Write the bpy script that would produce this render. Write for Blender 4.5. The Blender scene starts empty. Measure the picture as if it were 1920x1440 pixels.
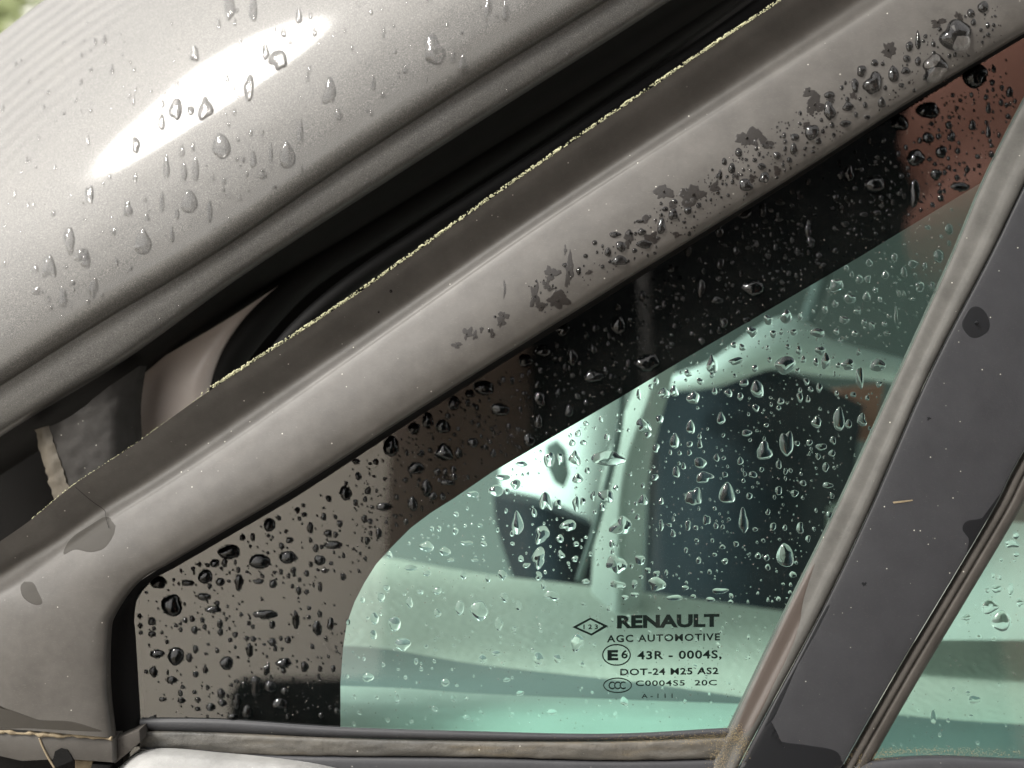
import bpy, bmesh, math, random
from mathutils import Vector, Matrix, noise
from mathutils.bvhtree import BVHTree

S = 0.00015            # metres per photo pixel on the glass plane
D = 0.30               # camera to glass
TILT = math.radians(20)  # the side glass leans inwards at the top
RM = Matrix.Rotation(-TILT, 4, 'X')
SHIFT = Vector((0, 0, 1.25))
FRAME = Matrix.Translation(SHIFT) @ RM
scene = bpy.context.scene
C = scene.collection

# ---------------------------------------------------------------- camera
cam_d = bpy.data.cameras.new('camera')
cam = bpy.data.objects.new('camera', cam_d); C.objects.link(cam)
cam_d.sensor_width = 36
cam_d.lens = 36 * D / (1920 * S)
cam_d.clip_start = 0.01; cam_d.clip_end = 500
cam.matrix_world = FRAME @ Matrix.Translation((0, -D, 0)) @ Matrix.Rotation(math.pi/2, 4, 'X')
cam_d.dof.use_dof = True
cam_d.dof.focus_distance = D - 0.004
cam_d.dof.aperture_fstop = 9
scene.camera = cam
scene.view_settings.view_transform = 'Standard'
scene.view_settings.look = 'None'
scene.view_settings.exposure = 2.8
scene.view_settings.gamma = 1

# ---------------------------------------------------------------- world: bright overcast sky
SUN_EL, SUN_ROT = math.radians(54.6), math.radians(-113)
world = bpy.data.worlds.new('World'); scene.world = world; world.use_nodes = True
nt = world.node_tree; nt.nodes.clear()
wo = nt.nodes.new('ShaderNodeOutputWorld'); bg = nt.nodes.new('ShaderNodeBackground')
sky = nt.nodes.new('ShaderNodeTexSky'); sky.sky_type = 'NISHITA'; sky.sun_disc = False
sky.sun_elevation = SUN_EL; sky.sun_rotation = SUN_ROT
sky.air_density = 1.0; sky.dust_density = 1.0; sky.ozone_density = 1.0
hs = nt.nodes.new('ShaderNodeHueSaturation'); hs.inputs['Saturation'].default_value = 0.12
nt.links.new(sky.outputs[0], hs.inputs['Color'])
mw = nt.nodes.new('ShaderNodeMix'); mw.data_type = 'RGBA'; mw.blend_type = 'MULTIPLY'
mw.inputs['Factor'].default_value = 1; mw.inputs['B'].default_value = (1.0, 0.965, 0.905, 1)
nt.links.new(hs.outputs[0], mw.inputs['A']); nt.links.new(mw.outputs['Result'], bg.inputs['Color'])
bg.inputs['Strength'].default_value = 0.12
nt.links.new(bg.outputs[0], wo.inputs[0])

sd = bpy.data.lights.new('sun', 'SUN'); sun = bpy.data.objects.new('sun', sd); C.objects.link(sun)
sd.energy = 0.9; sd.angle = math.radians(14); sd.color = (1, 0.96, 0.9)
az = SUN_ROT
sdir = Vector((math.sin(az)*math.cos(SUN_EL), math.cos(az)*math.cos(SUN_EL), math.sin(SUN_EL)))
sun.rotation_euler = sdir.to_track_quat('Z', 'Y').to_euler()

# ---------------------------------------------------------------- helpers
CAM = Vector((0, -D, 0))
def P(px, py, y=0.0):
    """photo pixel at depth y (metres behind the glass plane) -> point in the car-side frame"""
    k = S * (D + y) / D
    return Vector(((px - 960) * k, y, (720 - py) * k))

def mesh_obj(name, verts, faces, mat, parent=None, smooth=True, auto=None):
    me = bpy.data.meshes.new(name)
    me.from_pydata([tuple(v) for v in verts], [], faces)
    if smooth: me.polygons.foreach_set('use_smooth', [True]*len(me.polygons))
    me.materials.append(mat); me.update()
    o = bpy.data.objects.new(name, me); C.objects.link(o)
    if parent is not None: o.parent = parent
    return o

def cr(p0, p1, p2, p3, t):
    return 0.5*((2*p1) + (-p0+p2)*t + (2*p0-5*p1+4*p2-p3)*t*t + (-p0+3*p1-3*p2+p3)*t**3)
def spline(pts, n):
    pts = [Vector(p) for p in pts]; m = len(pts)-1; out = []
    for i in range(n+1):
        f = i/n*m; k = min(int(f), m-1); t = f-k
        a = pts[max(k-1, 0)] if k > 0 else pts[0]*2-pts[1]
        d = pts[k+2] if k+2 <= m else pts[m]*2-pts[m-1]
        out.append(cr(a, pts[k], pts[k+1], d, t))
    return out

def loft_pts(rails, nu, nv):
    """rails: lists of 3-vectors (px, py, y), all with as many control points"""
    R = [spline(r, nu) for r in rails]
    grid = []
    for i in range(nu+1):
        grid.append(spline([r[i] for r in R], nv))
    return grid
def loft(name, rails, nu, nv, mat, parent, thick=0.0, flip=False, fn=None, straight=False):
    g = loft_pts(rails, nu, nv)
    verts = []; faces = []
    for col in g:
        for p in col:
            q = P(p.x, p.y, p.z)
            if fn: q = fn(q, p)
            verts.append(q)
    w = nv+1
    for i in range(nu):
        for j in range(nv):
            a, b, c, d = i*w+j, (i+1)*w+j, (i+1)*w+j+1, i*w+j+1
            faces.append((a, d, c, b) if flip else (a, b, c, d))
    front = (list(verts), list(faces))
    if thick:
        n0 = len(verts)
        verts += [v + Vector((0, thick, 0)) for v in verts[:n0]]
        faces += [tuple(reversed([k+n0 for k in f])) for f in front[1]]
        rim = [i*w for i in range(nu+1)] + [nu*w+j for j in range(1, w)] + [i*w+nv for i in range(nu-1, -1, -1)] + [j for j in range(nv-1, 0, -1)]
        for k in range(len(rim)):
            a, b = rim[k], rim[(k+1) % len(rim)]
            faces.append((a, a+n0, b+n0, b))
    o = mesh_obj(name, verts, faces, mat, parent)
    bm = bmesh.new(); bm.from_mesh(o.data)
    bmesh.ops.recalc_face_normals(bm, faces=bm.faces); 
    for e in bm.edges:
        if len(e.link_faces) == 2 and e.calc_face_angle(0) > math.radians(42): e.smooth = False
    bm.to_mesh(o.data); bm.free()
    return o, BVHTree.FromPolygons(front[0], front[1])

def prism(name, poly, y0, y1, mat, parent, bevel=0.0, seg=2, flat=True):
    """closed solid: outline in photo pixels, front at y0, back at y1"""
    bm = bmesh.new()
    f = [bm.verts.new(P(x, y, y0)) for x, y in poly]
    k0 = D + y0
    b = [bm.verts.new(Vector((v.co.x, y1, v.co.z))) for v in f]
    bm.faces.new(f); bm.faces.new(list(reversed(b)))
    n = len(poly)
    for i in range(n):
        bm.faces.new((f[i], b[i], b[(i+1) % n], f[(i+1) % n]))
    bmesh.ops.recalc_face_normals(bm, faces=bm.faces)
    if bevel:
        ed = [e for e in bm.edges if abs(e.verts[0].co.y-y0) < 1e-7 and abs(e.verts[1].co.y-y0) < 1e-7]
        bmesh.ops.bevel(bm, geom=ed, offset=bevel, segments=seg, profile=0.5, affect='EDGES')
        for fc in bm.faces: fc.smooth = True
        for e in bm.edges:
            if len(e.link_faces) == 2 and e.calc_face_angle(0) > math.radians(35): e.smooth = False
    me = bpy.data.meshes.new(name); bm.to_mesh(me); bm.free(); me.materials.append(mat)
    o = bpy.data.objects.new(name, me); C.objects.link(o)
    if parent is not None: o.parent = parent
    return o

def tube(name, pts, rad, mat, parent, seg=12, n=60):
    """pts: (px, py, y[, radius factor])"""
    c = [P(p[0], p[1], p[2]) for p in pts]
    rf = [Vector((p[3] if len(p) > 3 else 1, 0, 0)) for p in pts]
    c = spline(c, n); rf = spline(rf, n)
    verts = []; faces = []
    up = Vector((0, 1, 0))
    for i, p in enumerate(c):
        t = (c[min(i+1, n)] - c[max(i-1, 0)]).normalized()
        a = t.cross(up).normalized(); b = a.cross(t).normalized()
        for k in range(seg):
            th = 2*math.pi*k/seg
            verts.append(p + (a*math.cos(th) + b*math.sin(th))*rad*rf[i].x)
    for i in range(n):
        for k in range(seg):
            faces.append((i*seg+k, i*seg+(k+1) % seg, (i+1)*seg+(k+1) % seg, (i+1)*seg+k))
    faces.append(tuple(range(seg-1, -1, -1))); faces.append(tuple(range(n*seg, n*seg+seg)))
    return mesh_obj(name, verts, faces, mat, parent)

def tag(o, label=None, cat=None, group=None, kind=None):
    if label: o['label'] = label
    if cat: o['category'] = cat
    if group: o['group'] = group
    if kind: o['kind'] = kind
    return o

# ---------------------------------------------------------------- materials
class NB:
    def __init__(s, name):
        s.m = bpy.data.materials.new(name); s.m.use_nodes = True; s.t = s.m.node_tree; s.t.nodes.clear()
        s.out = s.n('ShaderNodeOutputMaterial')
        s.tc = s.n('ShaderNodeTexCoord').outputs['Object']
    def n(s, t, **k):
        x = s.t.nodes.new(t)
        for a, v in k.items(): setattr(x, a, v)
        return x
    def l(s, a, b): s.t.links.new(a, b)
    def noise(s, scale, detail=4, rough=0.6, stretch=None, rot=(0, 0, 0), dist=0):
        x = s.n('ShaderNodeTexNoise'); x.inputs['Scale'].default_value = scale
        x.inputs['Detail'].default_value = detail; x.inputs['Roughness'].default_value = rough
        x.inputs['Distortion'].default_value = dist
        mp = s.n('ShaderNodeMapping'); mp.inputs['Rotation'].default_value = rot
        if stretch: mp.inputs['Scale'].default_value = stretch
        s.l(s.tc, mp.inputs[0]); s.l(mp.outputs[0], x.inputs['Vector'])
        return x.outputs['Fac']
    def ramp(s, v, stops):
        r = s.n('ShaderNodeValToRGB'); e = r.color_ramp.elements
        while len(e) < len(stops): e.new(0.5)
        for k, (p, c) in enumerate(stops):
            e[k].position = p; e[k].color = (c, c, c, 1) if isinstance(c, (int, float)) else (*c, 1)
        s.l(v, r.inputs[0]); return r.outputs[0]
    def mix(s, f, a, b, mode='MIX'):
        m = s.n('ShaderNodeMix', data_type='RGBA', blend_type=mode)
        for k, v in (('Factor', f), ('A', a), ('B', b)):
            if isinstance(v, (int, float)) and k == 'Factor': m.inputs[k].default_value = v
            elif isinstance(v, tuple): m.inputs[k].default_value = (*v, 1)
            else: s.l(v, m.inputs[k])
        return m.outputs['Result']
    def math(s, op, a, b=0.0, c=None):
        m = s.n('ShaderNodeMath', operation=op)
        for i, v in enumerate((a, b, c)):
            if v is None: continue
            if isinstance(v, (int, float)): m.inputs[i].default_value = v
            else: s.l(v, m.inputs[i])
        return m.outputs[0]
    def bump(s, h, strength, dist=0.0005, normal=None):
        b = s.n('ShaderNodeBump'); b.inputs['Strength'].default_value = strength; b.inputs['Distance'].default_value = dist
        s.l(h, b.inputs['Height'])
        if normal: s.l(normal, b.inputs['Normal'])
        return b.outputs[0]
    def principled(s, col, rough, metal=0.0, ior=1.5, coat=0.0, coat_rough=0.1, normal=None, spec=0.5):
        p = s.n('ShaderNodeBsdfPrincipled')
        if s.m.name != 'pale_render': col = s.mix(1.0, col, (0.6, 0.6, 0.6), 'MULTIPLY')
        for k, v in (('Base Color', col), ('Roughness', rough), ('Metallic', metal)):
            if isinstance(v, (int, float)): p.inputs[k].default_value = v
            elif isinstance(v, tuple): p.inputs[k].default_value = (*v, 1)
            else: s.l(v, p.inputs[k])
        p.inputs['IOR'].default_value = ior; p.inputs['Specular IOR Level'].default_value = spec
        p.inputs['Coat Weight'].default_value = coat; p.inputs['Coat Roughness'].default_value = coat_rough
        if normal: s.l(normal, p.inputs['Normal'])
        s.l(p.outputs[0], s.out.inputs[0]); s.p = p
        return s.m

def dust(b, col, amount=0.5, specks=True, tint=(0.45, 0.42, 0.36)):
    """film dirt and pale specks over a base colour"""
    f = b.ramp(b.noise(90, 6, 0.7), [(0.35, 0.0), (0.75, amount)])
    c = b.mix(f, col, tint)
    if specks:
        v = b.n('ShaderNodeTexVoronoi'); v.inputs['Scale'].default_value = 420; b.l(b.tc, v.inputs['Vector'])
        sp = b.ramp(v.outputs['Distance'], [(0.05, 1.0), (0.10, 0.0)])
        w = b.n('ShaderNodeTexWhiteNoise'); b.l(v.outputs['Position'], w.inputs['Vector'])
        gate = b.ramp(w.outputs['Value'], [(0.70, 0.0), (0.95, 0.8)])
        c = b.mix(b.math('MULTIPLY', sp, gate), c, (0.7, 0.68, 0.6))
    return c

def m_paint(name='silver_paint', coat=0.20, k=1.05):
    b = NB(name)
    fl = b.noise(5200, 2, 0.5)
    col = b.ramp(fl, [(0.32, (0.035*k, 0.034*k, 0.032*k)), (0.52, (0.085*k, 0.082*k, 0.076*k)), (0.70, (0.23*k, 0.22*k, 0.205*k))])
    col = b.mix(b.ramp(b.noise(60, 5), [(0.45, 0.0), (0.9, 0.25)]), col, (0.16, 0.15, 0.13))
    # bump rings imitating wavy reflections in the panel's far corner
    g = b.n('ShaderNodeSeparateXYZ'); b.l(b.tc, g.inputs[0])
    wv = b.n('ShaderNodeTexWave', wave_type='RINGS', rings_direction='SPHERICAL')
    mp = b.n('ShaderNodeMapping'); mp.inputs['Location'].default_value = (0.05, 0.0, 0.02)
    b.l(b.tc, mp.inputs[0]); b.l(mp.outputs[0], wv.inputs['Vector'])
    wv.inputs['Scale'].default_value = 62; wv.inputs['Distortion'].default_value = 0.6
    wv.inputs['Detail'].default_value = 2
    mask = b.ramp(b.math('MULTIPLY_ADD', g.outputs['X'], -5.0, b.math('MULTIPLY', g.outputs['Z'], 2.5)), [(0.86, 0.0), (1.0, 1.0)])
    hgt = b.math('MULTIPLY', wv.outputs['Fac'], mask)
    n1 = b.bump(b.noise(2600, 3, 0.6), 0.12, 0.0002)
    n0 = b.bump(b.noise(30, 2, 0.5), 0.35, 0.0020, n1)
    n2 = b.bump(hgt, 0.35, 0.0005, n0)
    return b.principled(col, 0.55, 0.12, coat=coat, coat_rough=0.08, normal=n2)

def m_trim(name='satin_trim', base=(0.058, 0.053, 0.047), rough=0.52, amount=0.30, spec=0.42):
    b = NB(name)
    col = dust(b, base, amount, True, tuple(min(1, x*2.6+0.03) for x in base))
    sc = b.ramp(b.noise(900, 2, 0.5, (1, 1, 14), (0, math.radians(35), 0)), [(0.66, 0.0), (0.72, 1.0)])
    col = b.mix(b.math('MULTIPLY', sc, 0.14), col, (0.4, 0.38, 0.34))
    rg = b.ramp(b.noise(140, 6, 0.7), [(0.3, rough-0.03), (0.7, rough+0.04)])
    n = b.bump(b.noise(1500, 4, 0.6), 0.08, 0.0003)
    return b.principled(col, rg, 0.0, normal=n, spec=spec)

def m_simple(name, col, rough, amount=0.2, bump=0.1, bscale=900, metal=0.0, spec=0.5, specks=True):
    b = NB(name)
    c = dust(b, col, amount, specks, tuple(min(1, x*1.6+0.03) for x in col))
    return b.principled(c, rough, metal, normal=b.bump(b.noise(bscale, 5, 0.65), bump, 0.0004), spec=spec)

def m_glass(name='tinted_glass', tint=(0.80, 0.955, 0.918), ior=2.25):
    b = NB(name)
    tr = b.n('ShaderNodeBsdfTransparent'); tr.inputs[0].default_value = (*tint, 1)
    gl = b.n('ShaderNodeBsdfGlossy'); gl.inputs['Roughness'].default_value = 0.015
    fr = b.n('ShaderNodeFresnel'); fr.inputs['IOR'].default_value = ior
    mx = b.n('ShaderNodeMixShader'); ge = b.n('ShaderNodeNewGeometry'); at = b.n('ShaderNodeAttribute'); at.attribute_name = 'wet'
    dry = b.math('SUBTRACT', 1.0, at.outputs['Fac'])    # no glass-air surface where water touches the pane
    b.l(b.math('MULTIPLY', dry, b.math('MULTIPLY', fr.outputs[0], b.math('SUBTRACT', 1.0, ge.outputs['Backfacing']))), mx.inputs[0]); b.l(tr.outputs[0], mx.inputs[1]); b.l(gl.outputs[0], mx.inputs[2])
    # thin film of road dirt
    df = b.n('ShaderNodeBsdfDiffuse'); df.inputs[0].default_value = (0.22, 0.21, 0.19, 1)
    v = b.n('ShaderNodeTexVoronoi'); v.inputs['Scale'].default_value = 620; b.l(b.tc, v.inputs['Vector'])
    sp = b.ramp(v.outputs['Distance'], [(0.06, 0.55), (0.16, 0.0)])
    w = b.n('ShaderNodeTexWhiteNoise'); b.l(v.outputs['Position'], w.inputs['Vector'])
    gate = b.ramp(w.outputs['Value'], [(0.70, 0.0), (0.75, 1.0)])
    film = b.ramp(b.noise(70, 6, 0.7), [(0.35, 0.0), (0.8, 0.014)])
    fac = b.math('MULTIPLY', dry, b.math('ADD', b.math('MULTIPLY', sp, gate), film))
    m2 = b.n('ShaderNodeMixShader'); b.l(fac, m2.inputs[0]); b.l(mx.outputs[0], m2.inputs[1]); b.l(df.outputs[0], m2.inputs[2])
    b.l(m2.outputs[0], b.out.inputs[0])
    return b.m

def m_water():
    b = NB('rain_water')
    g = b.n('ShaderNodeBsdfGlass'); g.inputs['IOR'].default_value = 1.33; g.inputs['Roughness'].default_value = 0.0
    g.inputs['Color'].default_value = (1, 1, 1, 1)
    b.l(g.outputs[0], b.out.inputs[0]); return b.m

def m_dirty_seal():
    b = NB('weathered_seal')
    f = b.noise(70, 7, 0.7, (0.35, 1, 2.2))
    c = b.ramp(f, [(0.3, (0.035, 0.036, 0.034)), (0.55, (0.085, 0.078, 0.066)), (0.78, (0.17, 0.13, 0.07))])
    c = dust(b, c, 0.2, True, (0.2, 0.18, 0.14))
    return b.principled(c, 0.6, normal=b.bump(b.noise(500, 6, 0.7), 0.5, 0.0006))

def m_leather():
    b = NB('grained_vinyl')
    v = b.n('ShaderNodeTexVoronoi', feature='SMOOTH_F1'); v.inputs['Scale'].default_value = 330; b.l(b.tc, v.inputs['Vector'])
    n = b.bump(v.outputs['Distance'], 0.7, 0.0007)
    return b.principled((0.66, 0.68, 0.60), 0.45, normal=n)

M = {
 'paint': m_paint(), 'lip': m_paint('dull_silver_paint', 0.12, 0.75),
 'trim': m_trim(),
 'wet_trim': m_simple('wet_plastic', (0.022, 0.019, 0.017), 0.36, 0.05, 0.1, 900, spec=0.35, specks=False),
 'film': m_simple('damp_plastic', (0.034, 0.030, 0.024), 0.6, 0.1, 0.1, 900, spec=0.25, specks=False),
 'plate': m_trim('matt_plate', (0.033, 0.034, 0.038), 0.5, 0.12, 0.35),
 'bead': m_trim('bead_rubber', (0.082, 0.080, 0.074), 0.7, 0.3, 0.2),
 'strip': m_trim('brown_rubber', (0.058, 0.052, 0.046), 0.7, 0.3, 0.2),
 'black': m_simple('black_rubber', (0.005, 0.005, 0.005), 0.65, 0.01, 0.3, spec=0.12, specks=False),
 'gap_dark': m_simple('gap_backing', (0.004, 0.0035, 0.003), 0.7, 0.02, 0.3, spec=0.1, specks=False),  # near-black, so the shade of the gap sits in the colour
 'frit': m_simple('black_enamel', (0.004, 0.004, 0.004), 0.8, 0.0, 0.0, specks=False, spec=0.0),
 'wet_enamel': m_simple('wet_enamel', (0.004, 0.005, 0.005), 0.9, 0.0, 0.0, specks=False, spec=0.0),
 'wet_base': m_simple('soaked_plastic', (0.020, 0.019, 0.018), 0.9, 0.0, 0.0, specks=False, spec=0.0),
 'wet_plate': m_simple('wet_plate', (0.010, 0.011, 0.013), 0.45, 0.0, 0.1, 900, spec=0.3, specks=False),
 'ink': m_simple('black_print', (0.006, 0.010, 0.009), 0.6, 0.0, 0.0, specks=False, spec=0.1),
 'glass': m_glass(), 'water': m_water(),
 'seal': m_dirty_seal(),
 'inner': m_simple('inner_paint', (0.52, 0.46, 0.43), 0.4, 0.2, 0.1),
 'bracket': m_simple('dirty_bracket', (0.026, 0.024, 0.022), 0.8, 0.6, 0.3, 300, spec=0.2),
 'dirt': m_simple('ochre_dirt', (0.21, 0.165, 0.10), 0.85, 0.6, 1.0, 500),
 'grime': m_simple('brown_grime', (0.06, 0.048, 0.03), 0.7, 0.8, 1.0, 200),
 'grit': m_simple('algae_grit', (0.22, 0.17, 0.09), 0.9, 0.7, 1.0, 300),
 'skin': m_simple('lit_silver_paint', (0.42, 0.42, 0.41), 0.3, 0.8, 1.0, 160, 0.3, spec=0.8),  # silver paint lightened to carry the light on its upward face
 'stain': m_simple('brown_wet_rubber', (0.062, 0.048, 0.040), 0.45, 0.15, 0.1, 900, spec=0.4, specks=False),
 'vinyl': m_leather(),
 'pale': m_simple('pale_interior_plastic', (0.58, 0.62, 0.57), 0.45, 0.1, 0.05, specks=False),
 'bright': m_simple('lit_pale_plastic', (0.85, 0.92, 0.88), 0.4, 0.1, 0.05, specks=False),  # lighter copy of the pale plastic, carries the light on cover and headrest
 'midgrey': m_simple('grey_interior_plastic', (0.20, 0.235, 0.23), 0.5, 0.1, 0.1, specks=False),
 'seatcloth': m_simple('dark_seat_cloth', (0.004, 0.013, 0.024), 0.95, 0.1, 0.6, 1500, specks=False),
 'wall': m_simple('pale_render', (0.80, 0.73, 0.63), 0.9, 0.2, 0.5, 40, specks=False),
 'gate': m_simple('mirrored_dark', (0.010, 0.011, 0.012), 0.9, 0.05, 0.2, 40, specks=False, spec=0.05),  # near-black for the added wall and bin that darken the reflections
 'red_brown': m_simple('terracotta', (0.46, 0.21, 0.15), 0.8, 0.2, 0.5, 60, specks=False),
 'post_tone': m_simple('post_brown', (0.10, 0.065, 0.04), 0.8, 0.2, 0.5, 60, specks=False),
 'ground': m_simple('pale_ground', (0.50, 0.47, 0.43), 0.9, 0.2, 0.6, 60, specks=False),  # ground kept pale to bounce more light onto the wall
 'moss': m_simple('moss_green', (0.50, 0.49, 0.31), 0.9, 0.4, 0.5, 900, specks=False),
 'hedge': m_simple('hedge_leaf', (0.42, 0.48, 0.24), 0.7, 0.2, 0.3, 60, specks=False),
}

# ---------------------------------------------------------------- surroundings behind the camera, partly added to shape the reflections
def box(name, x0, x1, y0, y1, z0, z1, mat):
    v = [(x, y, z) for x in (x0, x1) for y in (y0, y1) for z in (z0, z1)]
    f = [(0, 1, 3, 2), (4, 6, 7, 5), (0, 4, 5, 1), (2, 3, 7, 6), (0, 2, 6, 4), (1, 5, 7, 3)]
    return mesh_obj(name, v, f, mat, None, smooth=False)
g = box('ground', -60, 60, -60, 60, -0.2, 0.0, M['ground']); tag(g, kind='structure')
w = box('rendered_wall', -9.0, -0.15, -2.5, -2.3, 0, 2.3, M['wall'])
tag(w, 'pale rendered wall across from the car, seen as a grey sheen in the lower left glass', 'wall')
w = box('added_dark_wall', -0.1, 14, -2.5, -2.35, 0, 8.5, M['gate'])  # added tall and dark so that glass and drops mirror black here
tag(w, 'added dark wall standing for a figure, mirrored as the black middle of the glass', 'wall')
def lathe(name, prof, cx, cy, mat, seg=40):
    v = []; f = []
    for i, (r_, z) in enumerate(prof):
        for k in range(seg): v.append((cx + r_*math.cos(6.28318*k/seg), cy + r_*math.sin(6.28318*k/seg), z))
    for i in range(len(prof)-1):
        for k in range(seg): f.append((i*seg+k, i*seg+(k+1) % seg, (i+1)*seg+(k+1) % seg, (i+1)*seg+k))
    f.append(tuple(range(seg-1, -1, -1))); f.append(tuple(range((len(prof)-1)*seg, len(prof)*seg)))
    return mesh_obj(name, v, f, mat)
w = lathe('added_post', [(0.17, 0), (0.165, 1.5), (0.16, 3.2), (0.1, 3.3)], -0.12, -2.1, M['post_tone'])  # added to grade the mirrored step from grey to black
tag(w, 'added brown post softening the step mirrored between the grey and black glass', 'post')
w = lathe('added_pillar', [(0.20, 0), (0.20, 2.28), (0.27, 2.32), (0.28, 2.38), (0.27, 2.43), (0.2, 2.47), (0.24, 2.56), (0.26, 2.66), (0.2, 2.84), (0.1, 2.92), (0.02, 2.94)], 1.24, -2.0, M['red_brown'])  # added to mirror as a brown patch, standing for a hand
tag(w, 'added terracotta pillar standing for a hand, mirrored at the top right end of the glass', 'pillar')

w = lathe('metal_pole', [(0.013, 0), (0.013, 2.44), (0.004, 2.45)], 0.325, -2.1, M['trim'], 16)
tag(w, 'thin grey metal pole mirrored as a faint upright line in the black border', 'pole')
def hedge():
    rd = random.Random(8); v = []; f = []
    for _ in range(9000):
        x = rd.uniform(-9, 1); z = rd.uniform(0, 2.6 + .5*noise.noise(Vector((x*.8, 0, 0)))); y = 6 + rd.gauss(0, .35)
        s_ = rd.uniform(.05, .13); a = Vector((rd.gauss(0, 1), rd.gauss(0, 1), rd.gauss(0, 1))).normalized(); b = a.orthogonal().normalized()
        k = len(v); p = Vector((x, y, z))
        v.extend([p-a*s_, p+b*s_*.45, p+a*s_, p-b*s_*.45]); f.append((k, k+1, k+2, k+3))
    o = mesh_obj('hedge', v, f, M['hedge'], None, smooth=False)
    tag(o, 'blurred yellow green hedge far beyond the top left corner of the silver panel', 'hedge')
hedge()
def rbox(name, x0, x1, y0, y1, z0, z1, bev, mat, parent=None):
    bm = bmesh.new(); bmesh.ops.create_cube(bm, size=1)
    for q in bm.verts: q.co = Vector(((x0+x1)/2 + q.co.x*(x1-x0), (y0+y1)/2 + q.co.y*(y1-y0), (z0+z1)/2 + q.co.z*(z1-z0)))
    bmesh.ops.bevel(bm, geom=bm.edges[:], offset=bev, segments=4, profile=.5, affect='EDGES')
    me = bpy.data.meshes.new(name); bm.to_mesh(me); bm.free(); me.materials.append(mat)
    o = bpy.data.objects.new(name, me); C.objects.link(o); o.parent = parent; return o
bn = bpy.data.objects.new('added_bin', None); C.objects.link(bn)  # rounded dark block added to mirror as a dark rectangle
tag(bn, 'added dark bin shape by the wall, mirrored as a dark rounded block low in the glass', 'bin')
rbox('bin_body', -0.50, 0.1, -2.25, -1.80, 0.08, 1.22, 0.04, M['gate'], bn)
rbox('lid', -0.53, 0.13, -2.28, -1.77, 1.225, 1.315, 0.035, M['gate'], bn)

# ---------------------------------------------------------------- the car
car = bpy.data.objects.new('parked_car', None); C.objects.link(car); car.matrix_world = FRAME
tag(car, 'silver grey car with matt pillar trim, wet quarter window and mossy trim edge', 'car')
SURF = {}

# --- painted panel, upper left
A = [(-150, 805), (0, 712), (180, 598), (400, 468), (640, 305), (880, 150), (1123, 0), (1400, -175)]
B = [(-110, 885), (45, 785), (230, 672), (450, 515), (690, 358), (925, 207), (1165, 55), (1450, -130)]
F = [(-500, 450), (-250, 235), (-60, 108), (55, 20), (180, -70), (350, -170), (600, -300), (900, -450)]
def lerp2(a, b, t): return [(p[0]+(q[0]-p[0])*t, p[1]+(q[1]-p[1])*t) for p, q in zip(a, b)]
def z3(rail, y): return [(p[0], p[1], y) for p in rail]
def pd(t): return 0.013 - 0.008*t + 0.052*t*t
rails = [z3(lerp2(A, F, t), pd(t)) for t in (1, .85, .7, .55, .4, .27, .16, .08)]
rails += [z3(lerp2(A, F, 0.035), 0.0129), z3(A, 0.0142), z3(lerp2(A, B, 0.12), 0.0160)]
o, SURF['panel'] = loft('body_panel', rails, 90, 80, M['paint'], car, 0.0015)
rails = [z3(lerp2(A, B, 0.12), 0.0159), z3(lerp2(A, B, 0.3), 0.0163), z3(lerp2(A, B, 0.6), 0.0166), z3(lerp2(A, B, 0.88), 0.0174), z3(B, 0.0192), z3(lerp2(A, B, 1.04), 0.024)]
o, SURF['lip'] = loft('panel_flange', rails, 90, 24, M['lip'], car, 0.001)

# --- gap behind it
prism('gap_backing', [(-300, 760), (0, 640), (1300, -260), (1900, -260), (1600, 60), (200, 1000), (-300, 1250)], 0.075, 0.085, M['gap_dark'], car)  # dark box closing the gap, standing in for its shade
C2 = [(-110, 888), (45, 787), (230, 674), (450, 517), (690, 360), (925, 209), (1165, 57), (1450, -128)]
off = [(p[0]+30, p[1]+55) for p in C2]
loft('channel_wall', [z3(C2, 0.0245), z3(lerp2(C2, off, 0.5), 0.035), z3(off, 0.06)], 60, 8, M['gap_dark'], car, 0.001)
loft('inner_panel', [[(268, 690, .045), (256, 760, .045), (262, 860, .045)], [(330, 655, .040), (320, 740, .040), (330, 840, .042)],
      [(440, 590, .040), (390, 690, .038), (390, 800, .042)], [(575, 500, .046), (470, 620, .05), (405, 740, .052)]], 30, 20, M['inner'], car, 0.002)
tube('rubber_seal', [(395, 800, .045), (425, 690, .045), (480, 610, .045), (575, 515, .05), (720, 420, .055), (1000, 240, .06), (1350, 0, .06), (1500, -120, .06)], 0.0052, M['black'], car, 16, 90)
tube('rubber_seal', [(470, 760, .03), (530, 650, .03), (640, 545, .032), (800, 435, .034), (1050, 270, .036), (1400, 30, .04), (1600, -120, .04)], 0.0028, M['black'], car, 14, 90)
# bracket
loft('bracket', [[(70, 808, .026), (85, 880, .026), (110, 960, .026)], [(130, 782, .022), (140, 860, .022), (160, 930, .022)],
      [(200, 728, .022), (205, 800, .022), (215, 880, .022)], [(262, 686, .026), (252, 760, .028), (256, 860, .03)]], 24, 24, M['bracket'], car, 0.006,
      fn=lambda q, p: q + Vector((0, 0.0006*noise.noise(Vector((p.x*.06, p.y*.06, 3))), 0)))
loft('dirt_line', [[(66, 806, .0262), (76, 850, .0250), (90, 900, .0245), (106, 950, .0245)], [(76, 802, .0240), (88, 850, .0232), (103, 900, .0228), (120, 945, .0226)],
      [(92, 798, .0240), (108, 850, .0232), (124, 900, .0228), (140, 935, .0226)]], 40, 10, M['grime'], car, 0.001,
      fn=lambda q, p: q + Vector((0.0006*noise.noise(Vector((p.x*.09, p.y*.09, 9))), 0.0004*noise.noise(Vector((p.x*.05, p.y*.05, 5))), 0)))

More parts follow.
